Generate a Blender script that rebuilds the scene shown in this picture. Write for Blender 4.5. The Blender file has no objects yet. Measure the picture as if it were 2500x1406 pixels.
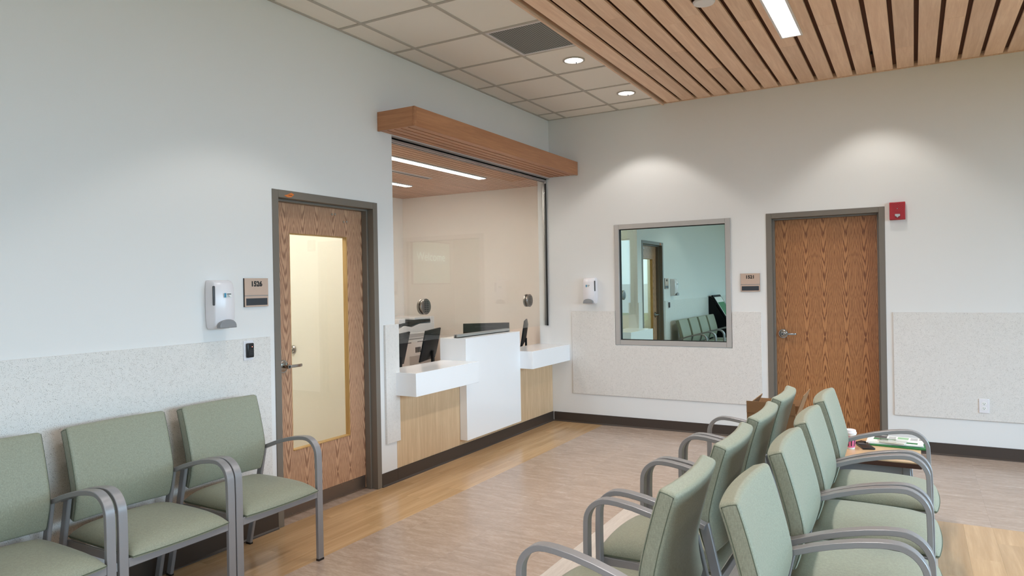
import bpy, bmesh, math, random
from mathutils import Vector, Matrix
random.seed(7)
S = bpy.context.scene
COL = S.collection
PI = math.pi
# ------------------------------------------------------------------ camera
CAM_F, YAW, PITCH, ROLL = 1716.5198, 0.5194, -0.0039, -0.0176
cd = bpy.data.cameras.new('camera'); cam = bpy.data.objects.new('camera', cd); COL.objects.link(cam)
cy_, sy_ = math.cos(YAW), math.sin(YAW)
F = Vector((-sy_*math.cos(PITCH), cy_*math.cos(PITCH), math.sin(PITCH)))
R0 = Vector((cy_, sy_, 0)); U0 = R0.cross(F)
R = math.cos(ROLL)*R0+math.sin(ROLL)*U0; U = -math.sin(ROLL)*R0+math.cos(ROLL)*U0
m = Matrix((R, U, -F)).transposed().to_4x4(); m.translation = Vector((3.5671, -7.1289, 1.5367))
cam.matrix_world = m
cd.sensor_width = 36; cd.lens = CAM_F/2500*36; cd.clip_start = 0.05; cd.clip_end = 100
S.camera = cam
# ------------------------------------------------------------------ exposure, world, large lights
S.view_settings.view_transform = 'Standard'; S.view_settings.look = 'None'
S.view_settings.exposure = 0.50; S.view_settings.gamma = 1; S.view_settings.use_curve_mapping = False
S.cycles.max_bounces = 10; S.cycles.diffuse_bounces = 8; S.cycles.glossy_bounces = 5
S.cycles.transmission_bounces = 6; S.cycles.transparent_max_bounces = 12
S.cycles.sample_clamp_indirect = 6; S.cycles.caustics_reflective = False; S.cycles.caustics_refractive = False
S.cycles.use_denoising = True
W = bpy.data.worlds.new('sky'); S.world = W; W.use_nodes = True
W.node_tree.nodes['Background'].inputs[0].default_value = (0.62, 0.78, 1.0, 1)
W.node_tree.nodes['Background'].inputs[1].default_value = 1.2
def area(name, loc, rot, sx, sy, power, col, spread=PI):
    l = bpy.data.lights.new(name, 'AREA'); l.shape = 'RECTANGLE'; l.size = sx; l.size_y = sy
    l.energy = power; l.color = col; l.spread = spread
    o = bpy.data.objects.new(name, l); COL.objects.link(o); o.location = loc; o.rotation_euler = rot
    return o
# daylight through the glazed right-hand wall and the rear window
area('daylight_right', (17.0, -5.0, 4.9), (0, PI/2, 0), 6.8, 22, 4000, (0.50, 0.78, 1.0))
area('daylight_rear', (3.6, -18.0, 4.9), (PI/2, 0, 0), 16, 6.8, 350, (0.70, 0.86, 1.0))

# ------------------------------------------------------------------ helpers
def srgb(r, g, b):
    f = lambda c: (c/255/12.92) if c/255 <= 0.04045 else ((c/255+0.055)/1.055)**2.4
    return (f(r), f(g), f(b), 1)
class MB:
    def __init__(s): s.bm = bmesh.new()
    def box(s, x0, x1, y0, y1, z0, z1):
        v = [s.bm.verts.new((x, y, z)) for x in (x0, x1) for y in (y0, y1) for z in (z0, z1)]
        for f in ((0,1,3,2),(4,6,7,5),(0,4,5,1),(2,3,7,6),(0,2,6,4),(1,5,7,3)):
            s.bm.faces.new([v[i] for i in f])
        return s
    def prism(s, pts, axis, a, b):
        """pts in the two remaining axes (in x,y,z order), extruded along axis from a to b"""
        def mk(p, t):
            q = list(p); q.insert(axis, t); return s.bm.verts.new(q)
        A = [mk(p, a) for p in pts]; B = [mk(p, b) for p in pts]; n = len(pts)
        s.bm.faces.new(A); s.bm.faces.new(B[::-1])
        for i in range(n):
            s.bm.faces.new((A[i], B[i], B[(i+1) % n], A[(i+1) % n]))
        return s
    def cyl(s, p0, p1, r0, r1=None, n=20):
        p0, p1 = Vector(p0), Vector(p1); d = (p1-p0); L = d.length
        if r1 is None: r1 = r0
        M = Matrix.Translation((p0+p1)/2) @ d.to_track_quat('Z', 'Y').to_matrix().to_4x4()
        bmesh.ops.create_cone(s.bm, cap_ends=True, segments=n, radius1=max(r0,1e-5), radius2=max(r1,1e-5), depth=L, matrix=M)
        return s
    def lathe(s, prof, c=(0,0,0), n=32, axis='Z'):
        rings = []
        for r, z in prof:
            ring = []
            for k in range(n):
                a = 2*PI*k/n; p = (r*math.cos(a), r*math.sin(a), z)
                if axis == 'X': p = (z, p[0], p[1])
                if axis == 'Y': p = (p[0], z, p[1])
                ring.append(s.bm.verts.new(Vector(p)+Vector(c)))
            rings.append(ring)
        for a, b in zip(rings, rings[1:]):
            for k in range(n): s.bm.faces.new((a[k], a[(k+1)%n], b[(k+1)%n], b[k]))
        s.bm.faces.new(rings[0][::-1]); s.bm.faces.new(rings[-1])
        return s
    def sweep(s, pts, w, h, closed=False):
        """rectangular bar of width w (y) and height h swept along pts in the xz plane at given y"""
        rings = []
        P = [Vector(p) for p in pts]
        for i, p in enumerate(P):
            t = (P[min(i+1, len(P)-1)]-P[max(i-1, 0)]).normalized()
            nrm = Vector((-t.z, 0, t.x)); yv = Vector((0, 1, 0)); c = .18
            o = []
            for (a, b) in ((-1,-1+c),(-1,1-c),(-1+c*h/w,1),(1-c*h/w,1),(1,1-c),(1,-1+c),(1-c*h/w,-1),(-1+c*h/w,-1)):
                o.append(s.bm.verts.new(p + yv*(a*w/2) + nrm*(b*h/2)))
            rings.append(o)
        n = 8
        for a, b in zip(rings, rings[1:]):
            for k in range(n): s.bm.faces.new((a[k], a[(k+1)%n], b[(k+1)%n], b[k]))
        s.bm.faces.new(rings[0][::-1]); s.bm.faces.new(rings[-1])
        return s
    def tube(s, pts, r, n=6):
        rings = []; P = [Vector(p) for p in pts]
        for i, p in enumerate(P):
            t = (P[min(i+1, len(P)-1)]-P[max(i-1, 0)]).normalized()
            q = t.to_track_quat('Z', 'Y').to_matrix()
            rings.append([s.bm.verts.new(p+q@Vector((r*math.cos(2*PI*k/n), r*math.sin(2*PI*k/n), 0))) for k in range(n)])
        for a, b in zip(rings, rings[1:]):
            for k in range(n): s.bm.faces.new((a[k], a[(k+1)%n], b[(k+1)%n], b[k]))
        s.bm.faces.new(rings[0][::-1]); s.bm.faces.new(rings[-1])
        return s
    def build(s, name, mat, parent=None, bevel=0, seg=2, smooth=False, subsurf=0, loc=None):
        bmesh.ops.recalc_face_normals(s.bm, faces=s.bm.faces)
        me = bpy.data.meshes.new(name); s.bm.to_mesh(me); s.bm.free()
        me.materials.append(mat)
        o = bpy.data.objects.new(name, me); COL.objects.link(o)
        if parent is not None: o.parent = parent
        if loc: o.location = loc
        if bevel:
            b = o.modifiers.new('b', 'BEVEL'); b.width = bevel; b.segments = seg; b.limit_method = 'ANGLE'; b.angle_limit = 0.7
            b.harden_normals = False
        if subsurf:
            q = o.modifiers.new('s', 'SUBSURF'); q.levels = subsurf; q.render_levels = subsurf
        if smooth or bevel:
            for p in me.polygons: p.use_smooth = True
            if hasattr(me, 'set_sharp_from_angle'): me.set_sharp_from_angle(angle=0.6)
        return o
def mesh_from(verts, faces):
    b = MB(); vs = [b.bm.verts.new(v) for v in verts]
    for f in faces:
        try: b.bm.faces.new([vs[i] for i in f])
        except ValueError: pass
    return b
def struct(o): o['kind'] = 'structure'; return o
def tag(o, label, cat, group=None, kind=None):
    o['label'] = label; o['category'] = cat
    if group: o['group'] = group
    if kind: o['kind'] = kind
    return o
def empty(name, loc=(0,0,0), rz=0):
    o = bpy.data.objects.new(name, None); COL.objects.link(o); o.location = loc; o.rotation_euler = (0, 0, rz)
    o.empty_display_size = .1
    return o
def copy_tree(o, parent=None):
    c = o.copy(); COL.objects.link(c)
    if parent is not None: c.parent = parent
    for ch in list(o.children): copy_tree(ch, c)
    return c
def text_mesh(name, body, size, mat, parent, mw, offset=0.0, depth=0.0006, align='CENTER'):
    cu = bpy.data.curves.new(name, 'FONT'); cu.body = body; cu.size = size; cu.offset = offset; cu.extrude = depth
    cu.align_x = align; cu.align_y = 'CENTER'; cu.resolution_u = 4
    t = bpy.data.objects.new(name, cu); COL.objects.link(t)
    dg = bpy.context.evaluated_depsgraph_get(); me = bpy.data.meshes.new_from_object(t.evaluated_get(dg))
    bpy.data.objects.remove(t); bpy.data.curves.remove(cu)
    me.transform(mw); me.materials.clear(); me.materials.append(mat)
    o = bpy.data.objects.new(name, me); COL.objects.link(o); o.parent = parent
    return o
def frameM(origin, xdir, ydir):
    x, y = Vector(xdir), Vector(ydir); z = x.cross(y)
    M = Matrix((x, y, z)).transposed().to_4x4(); M.translation = Vector(origin); return M

# ------------------------------------------------------------------ materials
class NT:
    def __init__(s, name):
        s.m = bpy.data.materials.new(name); s.m.use_nodes = True; s.t = s.m.node_tree; s.p = s.t.nodes['Principled BSDF']
        s.out = s.t.nodes['Material Output']
    def n(s, typ, **kw):
        q = s.t.nodes.new(typ)
        for k, v in kw.items():
            if k.startswith('i_'): 
                key = k[2:]; key = int(key) if key.isdigit() else key
                q.inputs[key].default_value = v
            else: setattr(q, k, v)
        return q
    def l(s, a, b): s.t.links.new(a, b)
    def math(s, op, a, b=None, c=None):
        q = s.n('ShaderNodeMath', operation=op)
        for i, v in enumerate((a, b, c)):
            if v is None: continue
            if isinstance(v, (int, float)): q.inputs[i].default_value = v
            else: s.l(v, q.inputs[i])
        return q.outputs[0]
    def ramp(s, fac, stops, interp='LINEAR'):
        q = s.n('ShaderNodeValToRGB'); q.color_ramp.interpolation = interp
        e = q.color_ramp.elements
        while len(e) > 1: e.remove(e[-1])
        e[0].position, e[0].color = stops[0]
        for p, c in stops[1:]:
            k = e.new(p); k.color = c
        s.l(fac, q.inputs[0]); return q.outputs[0]
    def mix(s, fac, a, b, blend='MIX'):
        q = s.n('ShaderNodeMix', data_type='RGBA', blend_type=blend)
        for inp, v in ((q.inputs[0], fac), (q.inputs[6], a), (q.inputs[7], b)):
            if isinstance(v, (int, float)): inp.default_value = v
            elif isinstance(v, tuple): inp.default_value = v
            else: s.l(v, inp)
        return q.outputs[2]
    def bump(s, h, strength=.2, dist=.002):
        q = s.n('ShaderNodeBump'); q.inputs['Strength'].default_value = strength; q.inputs['Distance'].default_value = dist
        s.l(h, q.inputs['Height']); s.l(q.outputs[0], s.p.inputs['Normal'])
    def coord(s, scale=(1,1,1), kind='Object', rnd=0.0):
        tc = s.n('ShaderNodeTexCoord'); mp = s.n('ShaderNodeMapping'); mp.inputs['Scale'].default_value = scale
        src = tc.outputs[kind]
        if rnd:
            oi = s.n('ShaderNodeObjectInfo'); r = s.math('MULTIPLY', oi.outputs['Random'], rnd)
            cb = s.n('ShaderNodeCombineXYZ'); s.l(r, cb.inputs[0]); s.l(r, cb.inputs[1]); s.l(r, cb.inputs[2])
            va = s.n('ShaderNodeVectorMath', operation='ADD'); s.l(src, va.inputs[0]); s.l(cb.outputs[0], va.inputs[1]); src = va.outputs[0]
        s.l(src, mp.inputs[0]); return mp.outputs[0]
    def noise(s, vec, scale, detail=4, rough=.55, dist=0):
        q = s.n('ShaderNodeTexNoise'); q.inputs['Scale'].default_value = scale; q.inputs['Detail'].default_value = detail
        q.inputs['Roughness'].default_value = rough; q.inputs['Distortion'].default_value = dist
        s.l(vec, q.inputs['Vector']); return q.outputs['Fac']
def plain(name, col, rough=.5, metal=0, spec=.5, bump=0, bscale=300, coat=0):
    k = NT(name); k.p.inputs['Base Color'].default_value = col; k.p.inputs['Roughness'].default_value = rough
    k.p.inputs['Metallic'].default_value = metal; k.p.inputs['Specular IOR Level'].default_value = spec
    k.p.inputs['Coat Weight'].default_value = coat
    v = k.coord(); n = k.noise(v, bscale, 2)
    c = k.mix(k.math('MULTIPLY', n, .12), col, tuple(x*.8 for x in col[:3])+(1,)); k.l(c, k.p.inputs['Base Color'])
    if bump: k.bump(n, bump, .001)
    return k.m
def emit(name, col, st):
    k = NT(name); k.p.inputs['Base Color'].default_value = (0.8,.8,.8,1); k.p.inputs['Emission Color'].default_value = col
    k.p.inputs['Emission Strength'].default_value = st; return k.m
M = {}
M['wall'] = plain('wall_paint', srgb(230, 229, 227), .55, bump=.12, bscale=220, spec=.3)
M['office_wall'] = plain('office_paint', srgb(236, 226, 216), .6, bump=.1, bscale=220, spec=.3)
M['cream'] = plain('cream_paint', srgb(236, 233, 222), .6)
M['ceil_tile'] = plain('acoustic_tile', srgb(244, 240, 234), .9, bump=.35, bscale=500, spec=.1)
M['tee'] = plain('ceiling_tee', srgb(188, 182, 174), .5)
M['black'] = plain('matte_black', srgb(14, 13, 13), .6)
M['monitor'] = plain('monitor_plastic', srgb(13, 13, 15), .55, spec=.2)
M['black_gloss'] = plain('black_plastic', srgb(20, 20, 22), .3)
M['plenum'] = plain('plenum_dark', srgb(38, 28, 22), .9, spec=.1)
M['backing_wood'] = plain('backing_board', srgb(98, 66, 50), .8, spec=.2)
M['frame'] = plain('painted_steel_taupe', srgb(118, 110, 100), .4)
M['base'] = plain('rubber_base', srgb(64, 53, 46), .42)
M['alu'] = plain('brushed_aluminium', srgb(190, 188, 186), .35, metal=.85)
M['winframe'] = plain('window_frame_grey', srgb(186, 182, 178), .42, metal=.3)
M['chrome'] = plain('satin_nickel', srgb(170, 165, 158), .22, metal=1)
M['steel'] = plain('brushed_steel_port', srgb(140, 134, 128), .3, metal=1)
M['kick'] = plain('bronze_kick_plate', srgb(125, 112, 102), .35, metal=.8)
M['white_gloss'] = plain('solid_surface_white', srgb(246, 248, 250), .14, spec=.5)
M['white_plastic'] = plain('white_plastic', srgb(232, 229, 232), .25, spec=.5)
M['grey_plastic'] = plain('grey_plastic', srgb(140, 140, 142), .3)
M['dark_grey_plastic'] = plain('dark_grey_plastic', srgb(72, 72, 74), .35)
M['copier'] = plain('copier_shell', srgb(226, 222, 219), .4)
M['copier_mid'] = plain('copier_panel', srgb(182, 177, 173), .4)
M['metal'] = plain('chair_powder_coat', srgb(148, 146, 147), .36, metal=.25, spec=.5, bump=.05, bscale=900)
M['seam'] = plain('seam_thread', srgb(84, 92, 74), .7)
M['paper'] = plain('paper_white', srgb(236, 236, 232), .6)
M['ink'] = plain('ink_black', srgb(25, 25, 25), .6)
M['green'] = plain('green_print', srgb(40, 118, 62), .5)
M['pale_green'] = plain('pale_green_print', srgb(150, 190, 150), .5)
M['pink'] = plain('pink_cup', srgb(222, 110, 150), .5)
M['red'] = plain('alarm_red', srgb(168, 30, 40), .35)
M['orange'] = plain('orange_sticker', srgb(215, 120, 50), .6)
M['bronze'] = plain('sign_bronze', srgb(204, 178, 160), .38, metal=.2)
M['sign_dark'] = plain('sign_insert', srgb(52, 56, 62), .3)
M['blue'] = plain('label_blue', srgb(60, 140, 175), .4)
M['card'] = plain('cardboard', srgb(140, 104, 70), .85, bump=.1, bscale=90)
M['dark_brown'] = plain('dark_laminate_edge', srgb(70, 40, 28), .4)
M['beige_floor'] = None
M['lamp'] = emit('led_lens', (1, .97, .95, 1), 3.0)
M['lamp_office'] = emit('led_lens_office', (1, .94, .86, 1), 22.0)
M['downlight'] = emit('downlight_reflector', (1, .97, .93, 1), 2.4)
M['led_red'] = emit('red_led', (1, .1, .05, 1), 4)
M['screen'] = emit('welcome_screen', (.30, .50, .38, 1), .7)
M['screen_text'] = emit('welcome_text', (.95, 1, .97, 1), 2.2)

def fabric(name, col):
    k = NT(name); a = k.coord((1, 1, .12)); b = k.coord((.15, .15, 1)); 
    n1 = k.noise(a, 520, 2); n2 = k.noise(b, 520, 2)
    n3 = k.noise(k.coord(), 260, 3)
    t = k.math('ADD', k.math('MULTIPLY', n1, .5), k.math('ADD', k.math('MULTIPLY', n2, .25), k.math('MULTIPLY', n3, .25)))
    lo = tuple(c*.8 for c in col[:3])+(1,); hi = tuple(min(1, c*1.22) for c in col[:3])+(1,)
    c = k.ramp(t, [(.36, lo), (.5, col), (.64, hi)]); k.l(c, k.p.inputs['Base Color'])
    k.p.inputs['Roughness'].default_value = .52; k.p.inputs['Specular IOR Level'].default_value = .32
    k.p.inputs['Sheen Weight'].default_value = .12
    k.bump(t, .35, .0008); return k.m
M['fabric'] = fabric('green_vinyl_weave', srgb(144, 146, 127))

def wood(name, base, dark, along='y', scale=1.0, rough=.45, rnd=40, contrast=1.0, tint=.18):
    """fine straight-grained wood; grain runs along the given axis"""
    k = NT(name); sc = {'x': (.5, 9, 9), 'y': (9, .5, 9), 'z': (9, 9, .5)}[along]
    v = k.coord(tuple(q*scale for q in sc), rnd=rnd)
    n1 = k.noise(v, 3.0, 8, .62, .6); n2 = k.noise(v, 14, 4, .6)
    t = k.math('ADD', k.math('MULTIPLY', n1, .7), k.math('MULTIPLY', n2, .3))
    c = k.ramp(t, [(.5-.2/contrast, dark), (.5, tuple((a+b)/2 for a, b in zip(base, dark))), (.5+.14/contrast, base)])
    oi = k.n('ShaderNodeObjectInfo')
    hs = k.n('ShaderNodeHueSaturation'); k.l(c, hs.inputs['Color'])
    k.l(k.math('ADD', 1-tint/2, k.math('MULTIPLY', oi.outputs['Random'], tint)), hs.inputs['Value'])
    k.l(hs.outputs[0], k.p.inputs['Base Color'])
    k.p.inputs['Roughness'].default_value = rough; k.bump(t, .08, .0008); return k.m
M['plank'] = wood('cedar_plank', srgb(246, 214, 188), srgb(222, 184, 156), 'y', .8, .5)
M['canopy'] = wood('cherry_veneer', srgb(192, 136, 96), srgb(158, 104, 70), 'y', .8, .4, rnd=3, tint=.04)
M['canopy_end'] = wood('cherry_veneer_end', srgb(192, 136, 96), srgb(158, 104, 70), 'x', .8, .4, rnd=3, tint=.04)
M['slat'] = wood('office_slat', srgb(208, 166, 138), srgb(180, 138, 110), 'y', .8, .5, tint=.1)
M['desk_wood'] = wood('pale_oak_laminate', srgb(222, 194, 158), srgb(196, 164, 126), 'z', 1.1, .45, rnd=0, tint=0.0)
M['maple'] = wood('maple_plank', srgb(207, 173, 132), srgb(178, 142, 100), 'y', .45, .2, tint=.16)
M['table_top'] = wood('maple_laminate', srgb(214, 184, 146), srgb(198, 164, 124), 'x', .6, .3, rnd=2, tint=0)
M['bead'] = wood('oak_bead', srgb(206, 166, 104), srgb(176, 132, 74), 'z', 1, .4, tint=0)

def oak(name, base, dark, leaf, off, seam_z, z0, axis, freq, contrast=1.0):
    """bookmatched cathedral-grain veneer: mirrored leaves, growth rings cut at a shallow angle"""
    k = NT(name); tc = k.n('ShaderNodeTexCoord'); sp = k.n('ShaderNodeSeparateXYZ'); k.l(tc.outputs['Object'], sp.inputs[0])
    a = sp.outputs[axis]; z = sp.outputs[2]
    u = k.math('SUBTRACT', k.math('PINGPONG', a, leaf), off)
    zz = k.math('ABSOLUTE', k.math('SUBTRACT', z, seam_z))
    def nz(su, sz, sc, det=2):
        cb = k.n('ShaderNodeCombineXYZ'); k.l(k.math('MULTIPLY', u, su), cb.inputs[0]); k.l(k.math('MULTIPLY', zz, sz), cb.inputs[2])
        return k.math('SUBTRACT', k.noise(cb.outputs[0], sc, det, .5), .5)
    du = k.math('ADD', u, k.math('MULTIPLY', nz(1, 1.1, 2.0), .05))
    e = .028
    g = k.math('SUBTRACT', k.math('SQRT', k.math('ADD', k.math('MULTIPLY', du, du), e*e)), e)
    f = k.math('SUBTRACT', k.math('MULTIPLY', g, freq), k.math('MULTIPLY', zz, z0))
    f = k.math('ADD', f, k.math('MULTIPLY', nz(14, 1.4, 2.5, 3), 11.))
    f = k.math('ADD', f, k.math('MULTIPLY', nz(60, 9, 1.6, 2), 4.))
    w = k.math('SINE', f)
    w = k.math('SUBTRACT', 1., k.math('POWER', k.math('MULTIPLY', k.math('SUBTRACT', 1., w), .5), 1.7))
    w = k.math('SUBTRACT', k.math('MULTIPLY', w, 2.), 1.)
    # fine pores along the grain
    cb2 = k.n('ShaderNodeCombineXYZ'); k.l(k.math('MULTIPLY', a, 260.), cb2.inputs[0]); k.l(k.math('MULTIPLY', z, 9.), cb2.inputs[2])
    pr = k.noise(cb2.outputs[0], 1.0, 3, .6)
    t = k.math('ADD', k.math('MULTIPLY', w, .24*contrast), k.math('ADD', .22, k.math('MULTIPLY', pr, .50)))
    mid = tuple(x*.5+y*.5 for x, y in zip(base, dark))
    c = k.ramp(t, [(.18, dark), (.45, mid), (.75, base)]); k.l(c, k.p.inputs['Base Color'])
    k.p.inputs['Roughness'].default_value = .38; k.bump(t, .06, .0006); return k.m
M['oak_back'] = oak('oak_veneer_warm', srgb(182, 126, 78), srgb(122, 74, 40), .172,   .078, 1.0, 48, 0, 640, 1.5)
M['oak_left'] = oak('oak_veneer_pale', srgb(196, 154, 122), srgb(142, 102, 78), .148, .066, .2, 62, 1, 640, 1.3)

def speckle(name):
    k = NT(name); v = k.coord(); 
    vo = k.n('ShaderNodeTexVoronoi', feature='F1'); vo.inputs['Scale'].default_value = 210; k.l(k.mixvec(v) if False else v, vo.inputs['Vector'])
    sz = k.noise(v, 60, 1)
    spot = k.math('LESS_THAN', vo.outputs['Distance'], k.math('MULTIPLY', sz, .54))
    sep = k.n('ShaderNodeSeparateColor'); k.l(vo.outputs['Color'], sep.inputs[0])
    sel = k.math('GREATER_THAN', sep.outputs[0], .35)
    f = k.math('MULTIPLY', k.math('MULTIPLY', spot, sel), .75)
    tone = k.mix(sep.outputs[1], srgb(140, 138, 136), srgb(180, 170, 156))
    big = k.noise(v, 40, 2)
    basec = k.mix(big, srgb(218, 214, 209), srgb(230, 226, 221))
    c = k.mix(f, basec, tone); k.l(c, k.p.inputs['Base Color'])
    k.p.inputs['Roughness'].default_value = .4; return k.m
M['speckle'] = speckle('speckled_wall_panel')

def lvt(name, c1, c2, c3, rough=.3, streak=(2.2, 14, 1), tint=.1, scale=3.2):
    k = NT(name); v = k.coord(streak, rnd=60)
    n1 = k.noise(v, scale, 8, .7, .35); n2 = k.noise(v, scale*7, 4, .6)
    t = k.math('ADD', k.math('MULTIPLY', n1, .62), k.math('MULTIPLY', n2, .38))
    c = k.ramp(t, [(.36, c1), (.5, c2), (.64, c3)])
    oi = k.n('ShaderNodeObjectInfo'); hs = k.n('ShaderNodeHueSaturation'); k.l(c, hs.inputs['Color'])
    k.l(k.math('ADD', 1-tint/2, k.math('MULTIPLY', oi.outputs['Random'], tint)), hs.inputs['Value'])
    k.l(hs.outputs[0], k.p.inputs['Base Color']); k.p.inputs['Roughness'].default_value = rough
    k.l(k.math('ADD', rough-.05, k.math('MULTIPLY', n1, .12)), k.p.inputs['Roughness'])
    k.bump(n2, .03, .0005); return k.m
M['lvt'] = lvt('brown_vinyl_tile', srgb(160, 140, 125), srgb(177, 156, 140), srgb(194, 175, 160), .24, streak=(1.6, 7, 1), tint=.06)
M['beige_floor'] = lvt('beige_vinyl_strip', srgb(192, 180, 170), srgb(204, 193, 183), srgb(214, 204, 194), .4, (14, 1, 1), .02)
M['grout'] = plain('floor_base', srgb(140, 120, 102), .7)

def mirror_glass():
    k = NT('tinted_observation_glass'); k.t.nodes.remove(k.p)
    g = k.n('ShaderNodeBsdfGlossy'); g.inputs['Color'].default_value = (.60, .76, .70, 1); g.inputs['Roughness'].default_value = 0
    d = k.n('ShaderNodeBsdfTransparent'); d.inputs['Color'].default_value = (.35, .42, .40, 1)
    mx = k.n('ShaderNodeMixShader'); mx.inputs[0].default_value = .1; k.l(g.outputs[0], mx.inputs[1]); k.l(d.outputs[0], mx.inputs[2])
    k.l(mx.outputs[0], k.out.inputs[0]); return k.m
M['mirror'] = mirror_glass()
def thin_glass(name, tint=(.97, .985, .98, 1), f0=.05):
    k = NT(name); k.t.nodes.remove(k.p)
    lw = k.n('ShaderNodeLayerWeight'); lw.inputs['Blend'].default_value = .5
    f = k.math('ADD', f0, k.math('MULTIPLY', k.math('POWER', lw.outputs['Facing'], 4.0), .9))
    g = k.n('ShaderNodeBsdfGlossy'); g.inputs['Roughness'].default_value = 0; g.inputs['Color'].default_value = (1, 1, 1, 1)
    d = k.n('ShaderNodeBsdfTransparent'); d.inputs['Color'].default_value = tint
    mx = k.n('ShaderNodeMixShader'); k.l(f, mx.inputs[0]); k.l(d.outputs[0], mx.inputs[1]); k.l(g.outputs[0], mx.inputs[2])
    k.l(mx.outputs[0], k.out.inputs[0]); return k.m
M['glass'] = thin_glass('clear_glass', f0=.035)
def perf():
    k = NT('perforated_vent_face'); v = k.coord((1, 1, 1))
    sp = k.n('ShaderNodeSeparateXYZ'); k.l(v, sp.inputs[0])
    def g(a): return k.math('GREATER_THAN', k.math('FRACT', k.math('MULTIPLY', a, 52.)), .42)
    f = k.math('MULTIPLY', g(sp.outputs[0]), g(sp.outputs[1]))
    k.l(k.mix(f, srgb(150, 152, 150), srgb(50, 52, 52)), k.p.inputs['Base Color']); k.p.inputs['Roughness'].default_value = .6
    return k.m
M['perf'] = perf()

# ------------------------------------------------------------------ room shell
H = 3.392; XR = 8.0; YB = -10.0; T = 0.15
D1a, D1b, D2a, D2b, DZ = -3.973, -2.957, 2.332, 3.348, 2.184     # door frame outer limits
OPa, OPb, OPz = -2.766, 0.0, 2.738
WX0, WX1, WZ0, WZ1 = 0.7725, 1.9955, 0.8786, 2.1664
wl = MB()
for y0, y1, z0, z1 in ((YB-T, D1a, 0, 3.6), (D1a, D1b, DZ, 3.6), (D1b, OPa, 0, 3.6), (OPa, OPb, OPz, 3.6), (OPb, .5, 0, 3.6)):
    wl.box(-T, 0, y0, y1, z0, z1)
struct(wl.build('wall_left', M['wall']))
wb = MB()
for x0, x1, z0, z1 in ((0, WX0, 0, 3.6), (WX0, WX1, 0, WZ0), (WX0, WX1, WZ1, 3.6), (WX1, D2a, 0, 3.6), (D2a, D2b, DZ, 3.6), (D2b, XR+T, 0, 3.6)):
    wb.box(x0, x1, 0, T, z0, z1)
struct(wb.build('wall_back', M['wall']))
wr = MB()
RW = (-7.5, -0.9, .35, 2.85)
for y0, y1, z0, z1 in ((YB-T, RW[0], 0, 3.6), (RW[0], RW[1], 0, RW[2]), (RW[0], RW[1], RW[3], 3.6), (RW[1], 0, 0, 3.6)):
    wr.box(XR, XR+T, y0, y1, z0, z1)
struct(wr.build('wall_right', M['wall']))
wq = MB()
QW = (1.2, 6.2, .5, 2.7)
for x0, x1, z0, z1 in ((0, QW[0], 0, 3.6), (QW[0], QW[1], 0, QW[2]), (QW[0], QW[1], QW[3], 3.6), (QW[1], XR, 0, 3.6)):
    wq.box(x0, x1, YB-T, YB, z0, z1)
struct(wq.build('wall_rear', M['wall']))
# far windows that let the daylight in
def glazing(n, axis, a0, a1, z0, z1, pos, k):
    root = struct(empty(f'window_{n}'))
    b = MB()
    def bx(u0, u1, w0, w1, d=.05):
        if axis == 'y': b.box(pos, pos+d, u0, u1, w0, w1)
        else: b.box(u0, u1, pos, pos+d, w0, w1)
    for i in range(k+1):
        u = a0+(a1-a0)*i/k
        bx(max(a0, u-.03), min(a1, u+.03), z0, z1)
    bx(a0, a1, z0, z0+.05); bx(a0, a1, z1-.05, z1)
    b.build('window_frame', M['frame'], root)
    return root
glazing(3, 'y', RW[0], RW[1], RW[2], RW[3], XR+.04, 6)
glazing(4, 'x', QW[0], QW[1], QW[2], QW[3], YB-.1, 4)

gm = lvt('lawn', srgb(60, 96, 40), srgb(84, 120, 52), srgb(112, 142, 70), .9, (3, 3, 3), 0)
struct(MB().box(XR+T, 40, -30, 20, -.3, -.12).build('ground_outside', gm))
struct(MB().box(-6, XR+T, -30, YB-T, -.3, -.12).build('ground_outside', gm))
hb = MB(); rnd = random.Random(3)
for q in range(46):
    c = Vector((14.6+rnd.uniform(-.3, .3), -15+q*.46, .55+rnd.uniform(0, .35))); r_ = rnd.uniform(.6, .8)
    n0 = len(hb.bm.verts); rr = bmesh.ops.create_icosphere(hb.bm, subdivisions=2, radius=r_, matrix=Matrix.Translation(c))
    for vv in rr['verts']: vv.co += Vector((rnd.uniform(-.07, .07), rnd.uniform(-.07, .07), rnd.uniform(-.07, .07)))
tag(hb.build('hedge', lvt('hedge_leaf', srgb(46, 78, 36), srgb(76, 108, 52), srgb(110, 140, 76), .8, (9, 9, 9), 0)), 'clipped green hedge outside the right hand windows', 'hedge', kind='stuff')
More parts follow.
